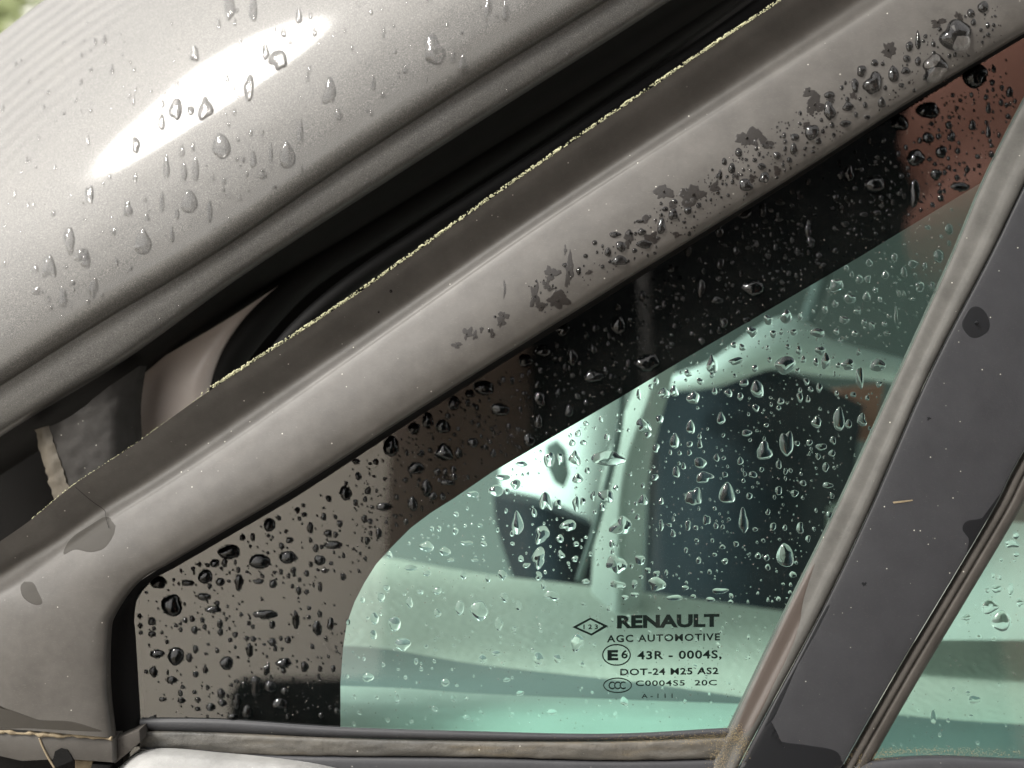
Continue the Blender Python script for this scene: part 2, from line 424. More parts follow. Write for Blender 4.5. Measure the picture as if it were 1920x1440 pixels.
# --- pillar trim
ST = [  # T, R0, R1, M, E per station from the lower left to the upper right
 ((-140, 1355), (-120, 1358), (-100, 1360), (60, 1370), (213, 1384)),
 ((-150, 1200), (-110, 1220), (-80, 1232), (50, 1262), (203, 1290)),
 ((-100, 1082), (-50, 1118), (-20, 1142), (90, 1182), (204, 1193)),
 ((-10, 1022), (25, 1062), (50, 1095), (140, 1130), (214, 1152)),
 ((60, 973), (110, 1010), (130, 1035), (195, 1075), (258, 1092)),
 ((140, 908), (195, 950), (215, 975), (275, 1030), (320, 1054)),
 ((250, 835), (300, 885), (318, 910), (365, 970), (410, 1001)),
 ((400, 728), (450, 782), (470, 810), (520, 880), (560, 912)),
 ((640, 572), (690, 617), (712, 640), (760, 720), (800, 757)),
 ((957, 347), (1010, 395), (1033, 415), (1090, 500), (1130, 550)),
 ((1280, 125), (1350, 170), (1375, 195), (1430, 290), (1470, 340)),
 ((1467, 0), (1560, 30), (1590, 58), (1660, 160), (1700, 193)),
 ((1620, -110), (1730, -85), (1760, -55), (1850, 40), (1880, 85)),
 ((1780, -220), (1890, -190), (1920, -160), (2000, -50), (2040, -10))]
T, R0, R1, MM, E = [list(x) for x in zip(*ST)]
def add_y(rail, ys):
    n = len(rail); out = []
    for i, p in enumerate(rail):
        y = ys if isinstance(ys, (int, float)) else ys[0] + (ys[1]-ys[0])*i/(n-1)
        out.append((p[0], p[1], y))
    return out
def yl(lo, hi):   # broad flat foot at the lower left, rounder along the pillar
    return [lo]*3 + [lo + (hi-lo)*.35, lo + (hi-lo)*.7] + [hi]*9
def add_l(rail, ys): return [(p[0], p[1], y) for p, y in zip(rail, ys)]
rails = [add_y(T, (-0.0088, -0.0122)), add_y(lerp2(T, R0, .3), (-0.0080, -0.0106)), add_y(lerp2(T, R0, .7), -0.0073), add_y(R0, -0.0060),
         add_y(lerp2(R0, R1, .4), -0.0062), add_y(lerp2(R0, R1, .75), -0.0065), add_y(R1, -0.0073), add_y(lerp2(R1, MM, .2), -0.0083),
         add_y(lerp2(R1, MM, .6), -0.0098), add_y(MM, -0.0106), add_l(lerp2(MM, E, .5), yl(-0.0110, -0.0105)), add_l(lerp2(MM, E, .85), yl(-0.0107, -0.0098)), add_l(E, yl(-0.0085, -0.0078)),
         add_y(lerp2(MM, E, 1.02), -0.0010)]
trim, SURF['trim'] = loft('pillar_trim', rails, 220, 78, M['trim'], car, 0.0012)

tube('joint_line', [(141, 913, -.0106), (158, 928, -.0098), (178, 944, -.0085), (196, 957, -.0068), (199, 972, -.0070), (204, 990, -.0082)], 0.00006, M['black'], trim, 6, 40)
prism('paint_mark', [(1674, 941), (1690, 939), (1711, 937), (1712, 939), (1694, 942), (1676, 944)], -0.00352, -0.0033, M['dirt'], car)
# trim end block at the lower left
prism('cap_gap_backing', [(-200, 1385), (230, 1385), (300, 1420), (300, 1600), (-200, 1600)], 0.006, 0.03, M['gap_dark'], car)  # dark block added to stand for the shade under the end cap
end = prism('trim_end_cap', [(-60, 1372), (0, 1371), (110, 1378), (212, 1386), (213, 1431), (120, 1424), (40, 1428), (0, 1419), (-60, 1412)], -0.0095, 0.004, M['trim'], car, 0.0005)
prism('end_cap_side', [(214, 1386), (262, 1368), (263, 1392), (240, 1412), (214, 1433)], -0.0070, 0.004, M['strip'], car, 0.0003)
prism('hole_shade_patch', [(100, 1421), (103, 1409), (114, 1403), (126, 1406), (134, 1418), (137, 1426), (104, 1440), (98, 1430)], -0.0098, -0.0092, M['black'], end)  # black patch standing in for the shade inside the hole
tube('crack', [(74, 1384, -.0096), (80, 1400, -.0097), (90, 1420, -.0097), (103, 1441, -.0097)], 0.00028, M['dirt'], end, 8, 24)
rd = random.Random(5)
pts = [(x, 1369 + 0.065*(x+60)*.85 + rd.uniform(-1.5, 1.5), -0.0097, rd.uniform(.5, 1.4)) for x in range(-60, 215, 9)]
tube('dirt_line', pts, 0.00055, M['dirt'], car, 8, 160)
prism('clip', [(140, 1424), (175, 1426), (168, 1450), (140, 1450)], -0.006, 0.002, M['dirt'], car, 0.0003)
prism('clip', [(172, 1432), (206, 1434), (206, 1455), (166, 1455)], -0.008, 0.002, M['black'], car, 0.0003)

# --- quarter glass with its gasket
GE = [(213, 1400), (205, 1290), (206, 1193), (216, 1150), (262, 1093), (320, 1056), (410, 1003), (560, 914), (800, 759), (1130, 552), (1470, 342), (1700, 195), (1880, 87), (2040, -8)]
gasket_out = [(p[0], p[1]) for p in GE]
gasket_in = [(266, 1400), (254, 1200), (251, 1160), (260, 1112), (288, 1086), (330, 1063), (418, 1012), (567, 924), (806, 768), (1135, 560), (1474, 348), (1703, 200), (1884, 92), (2044, -4)]
loft('window_gasket', [add_y(lerp2(gasket_in, gasket_out, 1.15), -0.004), add_y(lerp2(gasket_in, gasket_out, .6), -0.0022), add_y(lerp2(gasket_in, gasket_out, .2), -0.0012), add_y(gasket_in, -0.0002)], 160, 8, M['black'], car, 0.006)
poly_q = [(240, 1402), (238, 1180), (250, 1120), (300, 1075), (560, 918), (1130, 556), (1880, 91), (2060, -20), (2060, 20), (1925, 200), (1787, 490), (1580, 960), (1470, 1170), (1380, 1372), (1335, 1470), (240, 1470)]
glass = prism('quarter_glass', poly_q, 0.0, 0.004, M['glass'], car)
glass['label'] = 'green tinted triangular quarter window covered in raindrops'
inner = [(638, 1470), (638, 1380), (638, 1280), (643, 1215), (650, 1170), (664, 1130), (683, 1093), (705, 1058), (735, 1025), (770, 990), (810, 960), (850, 935), (923, 885), (1160, 747), (1280, 675), (1613, 481), (1847, 338), (1935, 280), (2100, 170)]
outer = [(245, 1470), (245, 1380), (243, 1280), (243, 1215), (243, 1180), (246, 1150), (250, 1120), (262, 1100), (285, 1080), (330, 1055), (380, 1025), (430, 998), (560, 918), (860, 730), (1130, 556), (1500, 326), (1880, 91), (2000, 16), (2070, -30)]
v = [P(x, y, 0.0034) for x, y in outer] + [P(x, y, 0.0034) for x, y in inner]
n = len(outer); v2 = [q + Vector((0, 0.0003, 0)) for q in v]
f = [(i, i+1, n+i+1, n+i) for i in range(n-1)]
f2 = [tuple(reversed([k+2*n for k in q])) for q in f]
side = [(i, i+2*n, i+1+2*n, i+1) for i in range(n-1)] + [(n+i, n+i+1, n+i+1+2*n, n+i+2*n) for i in range(n-1)] + [(0, n, 3*n, 2*n), (n-1, 3*n-1, 4*n-1, 2*n-1)]
mesh_obj('black_border', v+v2, f+f2+side, M['frit'], glass, smooth=False)

# --- bead, divider plate, thin rubber, door glass
bl = [(2010, 30), (1920, 192), (1847, 338), (1787, 480), (1680, 715), (1567, 960), (1470, 1155), (1373, 1357), (1325, 1455), (1290, 1530)]
br = [(2100, 20), (1985, 225), (1920, 342), (1853, 480), (1740, 700), (1627, 960), (1567, 1093), (1403, 1397), (1374, 1455), (1340, 1530)]
br[5] = (1627, 958); br[6] = (1535, 1150); br[7] = (1420, 1365)
o, SURF['bead'] = loft('glass_bead', [add_y(lerp2(bl, br, -.02), 0.0), add_y(bl, -0.0012), add_y(lerp2(bl, br, .12), -0.0022), add_y(lerp2(bl, br, .5), -0.0027), add_y(lerp2(bl, br, .65), -0.0032), add_y(lerp2(bl, br, .82), -0.0036), add_y(br, -0.0030), add_y(lerp2(bl, br, 1.04), 0.0)], 120, 24, M['bead'], car, 0.002)
pr = [(2180, 300), (2070, 560), (2010, 690), (1960, 775), (1900, 880), (1862, 955), (1770, 1110), (1680, 1260), (1577, 1440), (1530, 1530)]
pl = [(p[0]+5, p[1]+1) for p in br]
o, SURF['plate'] = loft('divider_plate', [add_y(lerp2(pl, pr, -.0), 0.001), add_y(lerp2(pl, pr, .008), -0.0022), add_y(lerp2(pl, pr, .03), -0.0030), add_y(lerp2(pl, pr, .3), -0.0034), add_y(lerp2(pl, pr, .7), -0.0034), add_y(lerp2(pl, pr, .97), -0.0030), add_y(lerp2(pl, pr, .992), -0.0022), add_y(pr, 0.001)], 100, 40, M['plate'], car, 0.001)
s0 = [(p[0]+4, p[1]+1) for p in pr]; s1 = [(p[0]+46, p[1]+8) for p in pr]
loft('divider_rubber', [add_y(s0, 0.001), add_y(lerp2(s0, s1, .1), -0.0012), add_y(lerp2(s0, s1, .35), -0.0016), add_y(lerp2(s0, s1, .45), -0.0006), add_y(lerp2(s0, s1, .6), -0.0012), add_y(lerp2(s0, s1, .9), -0.0006), add_y(s1, 0.0010)], 100, 24, M['strip'], car, 0.001)
poly_d = [(2300, 300), (2100, 590), (1990, 790), (1890, 960), (1700, 1275), (1600, 1450), (1570, 1530), (2300, 1530)]
dg = prism('door_glass', poly_d, 0.0016, 0.0056, M['glass'], car)
dg['label'] = 'green tinted door window beyond the dark divider'

# --- bottom seal and painted skin
def seal_rail(pts, y): return [(a, b, y) for a, b in pts]
sa = [(262, 1350), (420, 1352), (640, 1366), (900, 1374), (1150, 1378), (1385, 1366)]
sb = [(262, 1368), (420, 1372), (640, 1382), (900, 1388), (1150, 1388), (1380, 1380)]
sc_ = [(262, 1403), (420, 1412), (640, 1416), (900, 1418), (1150, 1424), (1370, 1420)]
sd_ = [(262, 1404), (420, 1414), (640, 1470), (900, 1500), (1150, 1500), (1340, 1500)]
loft('window_seal', [seal_rail(sa, .0002), seal_rail(sa, -.0012), seal_rail(lerp2(sa, sb, .6), -.0016), seal_rail(sb, -.0008)], 80, 10, M['plate'], car, 0.001)
loft('window_seal', [seal_rail(sb, .0002), seal_rail(lerp2(sb, sc_, .15), -.0016), seal_rail(lerp2(sb, sc_, .6), -.0020), seal_rail(sc_, -.0016), seal_rail(lerp2(sb, sc_, 1.05), .0002)], 100, 20, M['seal'], car, 0.001,
     fn=lambda q, p: q + Vector((0, 0.0004*noise.noise(Vector((p.x*.03, p.y*.08, 7))), 0)))
loft('window_seal', [seal_rail(lerp2(sb, sc_, 1.08), .0002), seal_rail(lerp2(sc_, sd_, .15), -.002), seal_rail(sd_, -.003)], 80, 10, M['plate'], car, 0.001)
k0 = [(205, 1452), (280, 1407), (420, 1414), (520, 1424), (600, 1436), (700, 1460)]
k1 = [(p[0]+10, p[1]+90) for p in k0]
loft('door_skin', [add_y(k0, -0.004), add_y(lerp2(k0, k1, .15), -0.009), add_y(lerp2(k0, k1, .5), -0.015), add_y(k1, -0.022)], 60, 14, M['skin'], car, 0.001)
# dirt collected at the feet of the bead and the rubber
def crumbs(name, centers, n, r, mat, seed, parent=None):
    rd = random.Random(seed); verts = []; faces = []
    for _ in range(n):
        cx, cy, cz, sx, sy = centers[rd.randrange(len(centers))]
        p = P(cx + rd.gauss(0, sx), cy + rd.gauss(0, sy), cz - abs(rd.gauss(0, .0002)))
        s = r*rd.uniform(.4, 1.3); k = len(verts)
        for d in ((1, 0, 0), (-1, 0, 0), (0, 1, 0), (0, -1, 0), (0, 0, 1), (0, 0, -1)):
            verts.append(p + Vector(d)*s*rd.uniform(.6, 1.3))
        for a, b_, c in ((0, 2, 4), (2, 1, 4), (1, 3, 4), (3, 0, 4), (2, 0, 5), (1, 2, 5), (3, 1, 5), (0, 3, 5)):
            faces.append((k+a, k+b_, k+c))
    return mesh_obj(name, verts, faces, mat, parent, smooth=False)
g_ = crumbs('grit', [(1375, 1378, -.003, 10, 10), (1360, 1400, -.0035, 12, 14), (1350, 1425, -.004, 12, 14), (1330, 1385, -.0035, 30, 5), (1390, 1395, -.0042, 8, 14),
                    (1600, 1425, -.001, 14, 9), (1640, 1418, 0, 20, 6), (1700, 1408, .0015, 60, 4), (1830, 1412, .0015, 60, 5), (1250, 1385, -.0035, 70, 4)], 3500, 0.00011, M['grit'], 3)
g_.matrix_world = FRAME
tag(g_, 'ochre grit and algae gathered along the window seal at the foot of the divider', 'grit', kind='stuff')
sl = [(1560, 1440), (1640, 1425), (1760, 1418), (1900, 1424), (2100, 1430)]
loft('door_seal', [seal_rail(sl, .0015), seal_rail([(a, b+8) for a, b in sl], -.001), seal_rail([(a, b+60) for a, b in sl], -.003)], 50, 10, M['plate'], car, 0.001)

# --- printing on the glass
def printed(text, x, y, h, wid, name='printed_line', bold=0.0, rot=-0.6, track=1.0):
    cu = bpy.data.curves.new('t', 'FONT'); cu.body = text; cu.size = 1; cu.offset = bold; cu.space_character = track
    cu.extrude = 0.03; cu.resolution_u = 3
    to = bpy.data.objects.new('t', cu); C.objects.link(to)
    dg_ = bpy.context.evaluated_depsgraph_get(); dg_.update()
    me = bpy.data.meshes.new_from_object(to.evaluated_get(dg_)); bpy.data.objects.remove(to)
    xs = [q.co.x for q in me.vertices]; ys = [q.co.y for q in me.vertices]
    x0, x1, y0 = min(xs), max(xs), 0.0; y1 = max(ys)
    ca, sa_ = math.cos(math.radians(-rot)), math.sin(math.radians(-rot))
    for q in me.vertices:
        u = (q.co.x-x0)/(x1-x0)*wid; w_ = (q.co.y-y0)/(y1-y0)*h
        pz = P(x + u*ca + w_*-sa_*0, y - w_*ca - u*sa_, 0.00045)
        q.co = Vector((pz.x, 0.00045 - q.co.z*0.004, pz.z))
    me.materials.clear(); me.materials.append(M['ink'])
    o = bpy.data.objects.new(name, me); C.objects.link(o); o.parent = glass
    return o
printed('RENAULT', 1157, 1177, 23, 192, bold=0.045, rot=-1.0)
printed('AGC AUTOMOTIVE', 1138, 1204, 13, 212, bold=0.02, rot=-1.0, track=1.15)
printed('E', 1139, 1237, 18, 20, bold=0.05)
printed('6', 1165, 1234, 15, 12, bold=0.02)
printed('43R - 0004S,', 1195, 1236, 15, 158, bold=0.02, rot=-.8, track=1.1)
printed('DOT-24 M25 AS2', 1163, 1266, 12, 184, bold=0.02, rot=-.8, track=1.1)
printed('CCC', 1141, 1292, 14, 32, bold=0.01, track=.75)
printed('C0004S5  20C', 1192, 1286, 10, 152, bold=0.01, rot=-.5, track=1.1)
printed('A - 1 1 1', 1203, 1309, 8, 58, bold=0.0)
printed('1 2 3', 1094, 1179.5, 8.5, 27, bold=0.02)
def ring(name, outer, inner_):
    v = [P(x, y, .00035) for x, y in outer] + [P(x, y, .00035) for x, y in inner_]; n = len(outer)
    v += [q + Vector((0, .0001, 0)) for q in v]
    f = []
    for i in range(n):
        j = (i+1) % n
        f += [(i, j, n+j, n+i), (2*n+j, 2*n+i, 3*n+i, 3*n+j), (i, 2*n+i, 2*n+j, j), (n+i, n+j, 3*n+j, 3*n+i)]
    return mesh_obj(name, v, f, M['ink'], glass, smooth=False)
def ell(cx, cy, a, b, n=48): return [(cx+a*math.cos(2*math.pi*i/n), cy+b*math.sin(2*math.pi*i/n)) for i in range(n)]
ring('printed_oval', ell(1156, 1228, 27, 20.5), ell(1156, 1228, 24.6, 18.1))
ring('printed_oval', ell(1158, 1285, 27, 14.5), ell(1158, 1285, 25, 12.4))
ring('printed_diamond', [(1073, 1176), (1107, 1158), (1141, 1174), (1109, 1192)], [(1082, 1176), (1107, 1162), (1131, 1174), (1109, 1188)])

# --- cabin behind the glass
def cabin():
    # dashboard roll, seen from above
    top = [(600, 1040), (720, 1048), (900, 1078), (1200, 1112), (1500, 1152), (1900, 1190), (2400, 1200)]
    def rr(dy, y): return [(a, b+dy, y) for a, b in top]
    loft('dashboard', [rr(0, .20), rr(14, .19), rr(40, .172), rr(80, .148), rr(120, .126), rr(150, .112), rr(178, .100)], 40, 40, M['vinyl'], car, 0.004)
    loft('dashboard_ledge', [rr(173, .1005), rr(190, .092), rr(225, .080), rr(290, .062), rr(330, .05)], 40, 20, M['midgrey'], car, 0.004)
    lt = [(560, 1288), (760, 1296), (900, 1306), (1150, 1316), (1420, 1326)]
    loft('pale_reflection_strip', [seal_rail(lt, .05), seal_rail([(a, b+14) for a, b in lt], .043), seal_rail([(a, b+40) for a, b in lt], .036), seal_rail([(a, b+110) for a, b in lt], .03)], 30, 12, M['pale'], car, 0.003)  # pale strip standing in for a bright reflection low in the glass
    # pale inner pillar and its broad foot
    loft('inner_pillar', [[(1235, 560, .22), (1195, 720, .21), (1130, 900, .2), (1105, 1160, .19)], [(1262, 560, .20), (1222, 720, .19), (1165, 900, .18), (1155, 1160, .17)],
                          [(1300, 560, .21), (1255, 730, .2), (1215, 900, .19), (1200, 1160, .18)]], 30, 12, M['pale'], car, 0.006)
    tube('seat_belt', [(1150, 560, .15), (1165, 760, .15), (1130, 940, .155), (1085, 1090, .16)], 0.0016, M['midgrey'], car, 8, 40)
    loft('pillar_cover', [[(930, 640, .36), (935, 800, .35), (940, 960, .34)], [(1020, 600, .33), (1010, 800, .325), (1010, 1010, .31)], [(1110, 600, .31), (1100, 800, .305), (1085, 1040, .30)], [(1250, 600, .33), (1200, 800, .32), (1130, 1080, .31)]], 40, 24, M['bright'], car, 0.006)
    prism('anchor_plate', [(1025, 838), (1045, 826), (1062, 845), (1068, 890), (1058, 915), (1040, 905), (1026, 875)], 0.206, 0.216, M['midgrey'], car, 0.001)
    # dark seat
    loft('seat', [[(1230, 740, .33), (1235, 900, .32), (1225, 1180, .31)], [(1330, 690, .29), (1340, 880, .28), (1340, 1180, .28)], [(1480, 700, .29), (1500, 880, .28), (1500, 1180, .28)], [(1620, 760, .34), (1600, 900, .33), (1580, 1180, .33)]], 24, 24, M['seatcloth'], car, 0.05)
    loft('seat', [[(925, 930, .27), (935, 1000, .27), (985, 1150, .27)], [(1010, 950, .25), (1030, 1000, .25), (1060, 1150, .25)], [(1110, 985, .27), (1125, 1060, .27), (1140, 1150, .27)]], 20, 16, M['seatcloth'], car, 0.05)
    # rounded pale headrest arm and lighter shape above
    tube('headrest', [(1260, 720, .27, .5), (1340, 700, .25, .8), (1430, 655, .24, 1.25), (1480, 645, .24, 1.6), (1540, 668, .24, 1.15), (1660, 690, .25, .8), (1780, 720, .26, .8)], 0.0088, M['bright'], car, 20, 60)
    tube('grab_handle', [(1500, 650, .30), (1540, 520, .32), (1500, 440, .34)], 0.006, M['midgrey'], car, 14, 30)
    prism('rear_trim', [(500, 500), (900, 260), (1500, -100), (2600, -200), (2600, 1500), (500, 1500)], 0.50, 0.52, M['midgrey'], car)
    prism('rear_pillar', [(1520, 960), (1590, 940), (1640, 1200), (1500, 1200)], 0.30, 0.31, M['pale'], car, .002)
    prism('wooden_box', [(1575, 730), (1660, 720), (1640, 830), (1570, 820)], 0.36, 0.38, M['red_brown'], car, .002)
    loft('door_card', [[(1600, 960, .20), (1900, 980, .2), (2300, 1000, .2)], [(1600, 1060, .16), (1900, 1080, .16), (2300, 1100, .16)], [(1600, 1200, .13), (1900, 1200, .13), (2300, 1200, .13)]], 20, 12, M['pale'], car, 0.004)
    bm_v = [(x, y, z) for x in (-.10, 1.2) for y in (.03, .95) for z in (.24, .26)]
    mesh_obj('headliner', bm_v, [(0, 1, 3, 2), (4, 6, 7, 5), (0, 4, 5, 1), (2, 3, 7, 6), (0, 2, 6, 4), (1, 5, 7, 3)], M['midgrey'], car, smooth=False)  # unseen headliner, added to keep open sky out of the drops
cabin()

# --- moss on the trim edge
def moss():
    rd = random.Random(11); verts = []; faces = []
    rail = spline([(p[0], p[1], 0) for p in T], 400)
    for i in range(9000):
        t = rd.random(); q = rail[int(t*399)]; nx = rail[min(int(t*399)+1, 400)]; fr = rd.random()
        x = q.x+(nx.x-q.x)*fr; y = q.y+(nx.y-q.y)*fr
        if x < 60: continue
        dens = 0.12 if x < 400 else (1.0 if x < 1420 else 0.5)
        dens *= 0.75 + 0.5*noise.noise(Vector((x*.02, 0, 1)))
        if rd.random() > dens: continue
        a = rd.random()
        r = (0.00022 if x > 380 else 0.00013)*rd.uniform(.5, 1.35)*(1+.35*noise.noise(Vector((x*.03, 2, 1))))
        up = rd.uniform(0, 5.5 if x > 380 else 1.5)
        c = P(x - up*.55, y - up*.83, -0.0088 - .0034*t + rd.uniform(-.0002, .0012))
        k = len(verts)
        for d in ((1, 0, 0), (-1, 0, 0), (0, 1, 0), (0, -1, 0), (0, 0, 1), (0, 0, -1)):
            verts.append(c + Vector(d)*r*rd.uniform(.6, 1.4))
        for a_, b_, c_ in ((0, 2, 4), (2, 1, 4), (1, 3, 4), (3, 0, 4), (2, 0, 5), (1, 2, 5), (3, 1, 5), (0, 3, 5)):
            faces.append((k+a_, k+b_, k+c_))
    o = mesh_obj('moss', verts, faces, M['moss'], None, smooth=True)
    o.matrix_world = FRAME
    tag(o, 'thin line of yellow green moss growing along the upper edge of the pillar trim', 'moss', kind='stuff')
moss()

# ---------------------------------------------------------------- rain
SURF['glass'] = None
def hit(px, py, surf):
    if surf == 'glass': return P(px, py, 0.0), Vector((0, -1, 0))
    if surf == 'door': return P(px, py, 0.0016), Vector((0, -1, 0))
    d = (P(px, py, 0) - CAM).normalized()
    loc, nor, _, _ = SURF[surf].ray_cast(CAM, d)
    if loc is None: return None, None
    if nor.dot(d) > 0: nor = -nor
    return loc, nor

def drop_geo(px, py, w, h, surf, typ, seed, N=22, R=6, flat=None):
    rd = random.Random(seed)
    amp = {'r': .05, 't': .05, 'i': .11, 'd': .07, 'w': .22, 'f': .15}[typ]
    ph = [rd.uniform(0, 6.28) for _ in range(8)]
    rot = 0.0
    if typ == 'd': rot = math.radians(rd.uniform(25, 50))
    if typ == 'i': rot = math.radians(rd.uniform(-25, 25))
    c0, n0 = hit(px, py, surf)
    if c0 is None: return None
    hmax = (0.31 if dark_base(px, py, surf) or surf in ('trim', 'panel', 'lip') else 0.24)*min(w, h)*S
    ex = 0.5 if dark_base(px, py, surf) or surf in ('trim', 'panel', 'lip') else 0.75 if flat is None else flat
    if flat is None and surf in ('trim', 'panel', 'lip'): hmax *= 1.0 if surf == 'trim' else 0.6
    sink = 0.000025
    top = []; 
    def out(th):
        r = 1 + amp*math.cos(2*th+ph[0]) + amp*.8*math.cos(3*th+ph[1]) + amp*.5*math.cos(4*th+ph[2]) + amp*.35*math.cos(5*th+ph[3])
        if typ == 'w':
            cx_, cy_ = math.cos(th), math.sin(th); r = 1.0 + .9*noise.noise(Vector((cx_*.9+ph[0], cy_*.9, ph[1]))) + .5*noise.noise(Vector((cx_*2.1, cy_*2.1+ph[2], ph[3]))) + .16*noise.noise(Vector((cx_*9, cy_*9, ph[4])))
        return r
    base = []
    for j in range(1, R+1):
        rho = math.sin(j/R*math.pi/2)
        for i in range(N):
            th = 2*math.pi*i/N; r = out(th)*rho
            u = r*math.cos(th); v = r*math.sin(th)     # v up
            if typ == 't': u *= 1 - .38*max(-1, min(1, v))  # narrow top, heavy foot
            if typ == 'f': v -= .22*(u*u-.3)
            uu = u*math.cos(rot) - v*math.sin(rot); vv = u*math.sin(rot) + v*math.cos(rot)
            X = px + uu*w/2; Y = py - vv*h/2
            loc, nor = hit(X, Y, surf)
            if loc is None: loc, nor = c0, n0
            H = hmax*max(0.0, 1-rho*rho)**ex*(1 - .30*vv)*(1 + .15*noise.noise(Vector((uu*1.6, vv*1.6, seed*.37)))) if flat is None else flat*(max(0, 1-rho**60))
            base.append((loc, nor, H - sink))
    ctr = c0 + n0*(hmax - sink)
    verts = [ctr] + [b[0] + b[1]*b[2] for b in base]
    faces = []
    for i in range(N): faces.append((0, 1+i, 1+(i+1) % N))
    for j in range(R-1):
        for i in range(N):
            a = 1+j*N+i; b = 1+j*N+(i+1) % N
            faces.append((a, a+N, b+N, b))
    kb = len(verts); verts.append(c0 - n0*sink*1.6)
    if dark_base(px, py, surf):
        verts = [q + n0*(sink*2.2) for q in verts]
    o0 = 1+(R-1)*N
    for i in range(N): faces.append((kb, o0+(i+1) % N, o0+i))
    return verts, faces, c0

def dark_base(px, py, surf):
    """drops that sit on an opaque dark surface show that wetted surface at their foot"""
    return surf == 'trim' or (surf == 'glass' and not inpoly(px, py, CLEAR))
def inpoly(x, y, poly):
    c = False; n = len(poly); j = n-1
    for i in range(n):
        xi, yi = poly[i]; xj, yj = poly[j]
        if (yi > y) != (yj > y) and x < (xj-xi)*(y-yi)/(yj-yi)+xi: c = not c
        j = i
    return c
CLEAR = inner + [(2100, 1470)]
DR = []   # px, py, w, h, surf, type
def L(surf, s):
    for e in s.split(';'):
        e = e.strip()
        if not e: continue
        a = e.split(); DR.append((float(a[0]), float(a[1]), float(a[2]), float(a[3]), surf, a[4] if len(a) > 4 else 'i'))
L('panel', '''415 273 32 48 t;538 290 28 50 t;355 377 28 46 t;268 453 28 50 t;467 165 20 46 i;498 98 14 28 i;522 112 30 42 f;365 102 18 26 f;330 205 22 44 i;303 228 13 30 t;
358 207 15 16 i;385 205 26 42 f;250 185 6 26 t;165 262 6 22 t;312 312 12 44 t;345 322 12 38 t;367 316 12 48 t;341 284 12 20 i;168 365 15 36 i;240 393 18 26 f;255 272 16 28 i;
130 450 22 46 i;160 484 20 36 t;275 408 10 16 t;322 438 10 32 t;393 395 10 46 t;304 378 8 42 t;332 400 8 26 t;475 298 12 32 t;508 285 8 36 t;563 245 12 48 t;492 327 16 18 t;
618 172 24 46 f;635 215 14 22 i;430 12 20 52 i;475 15 14 52 t;440 40 7 16 t;560 30 12 30 t;532 60 10 22 t;515 55 6 10 r;92 500 24 44 f;152 478 24 26 t;65 505 14 16 f;68 546 14 18 f;
118 558 14 44 i;136 530 10 12 r;175 540 18 36 f;165 565 10 10 i;95 578 8 10 i;813 95 40 50 f;868 120 14 40 t;850 108 10 24 i;915 18 14 44 i;948 20 14 42 t;700 155 9 30 t;697 213 8 10 r;
580 130 8 14 r;205 330 7 12 t;100 400 8 12 i;50 300 6 14 t;210 130 8 18 t;120 210 6 12 t;590 60 8 20 t;720 60 8 22 t;760 130 9 18 t;660 90 6 12 r;440 210 7 14 t;420 340 9 14 t;470 250 8 12 r;515 350 8 10 r;450 370 8 14 t''')
L('lip', '''1017 135 18 20 r;1070 103 18 13 r;957 172 15 12 r;932 195 12 12 r;1045 120 8 8 r;850 243 15 12 r;830 258 10 15 r;690 345 18 11 r;707 335 11 9 r;1200 20 11 11 r;1165 45 15 9 r;770 300 9 7 r;890 218 9 7 r;560 430 10 8 r;410 530 8 7 r;340 575 12 8 r;300 600 8 8 r''')
L('trim', '''1843 13 21 21 r;1820 25 14 17 r;1825 42 10 13 r;1793 68 64 54 i;1721 75 10 36 t;1750 83 9 12 r;1705 87 14 19 r;1700 110 15 13 r;1721 115 12 17 r;1752 127 48 46 f;
1640 118 15 12 i;1615 133 18 21 i;1637 157 34 40 f;1675 138 19 32 t;1698 133 19 13 i;1603 160 14 26 d;1555 178 21 13 r;1555 208 22 34 i;1590 200 22 16 i;1622 197 9 12 r;1653 192 14 20 t;
1626 220 12 9 r;1585 232 22 13 d;1522 248 26 30 d;1490 257 18 13 i;1470 254 8 12 r;1472 266 8 9 r;1488 278 12 24 t;1472 279 7 11 r;1457 292 14 15 r;1385 286 14 17 r;1358 303 10 14 r;
1372 315 14 20 t;1350 327 8 20 t;1428 312 16 13 r;1433 333 20 20 i;1398 347 25 24 i;1290 395 15 15 r;1852 48 8 12 r;1853 65 8 9 r;1153 440 20 12 i;1208 458 32 15 d;1165 462 22 18 i;1140 472 12 18 t;
1203 435 14 15 i;1240 425 16 28 i;1262 402 16 24 i;1200 415 16 7 r;1247 392 12 10 r;1265 378 12 9 r;1180 437 12 14 i;1162 488 28 20 t;1190 470 10 10 r;1310 385 10 12 r;1560 235 9 12 r;1540 225 7 8 r;
1500 232 7 7 r;1605 215 8 10 r;1660 165 8 10 r;1670 215 8 10 r;1690 160 10 10 i;1735 145 10 12 i;1770 150 12 10 r;1655 120 8 8 r;1780 105 8 10 r;1735 68 8 9 r;1762 55 9 9 r;1415 300 9 9 r;1445 275 8 8 r;
1060 497 12 9 r;1085 508 10 14 i;1098 480 10 8 r;1130 500 8 8 r;1000 560 8 7 r;928 594 6 5 r;917 620 5 8 r;1115 455 10 9 r;1345 330 7 9 r;1535 265 10 14 i;1480 300 10 12 i;1660 225 12 8 r;733 546 6 6 r;710 585 4 5 r''')
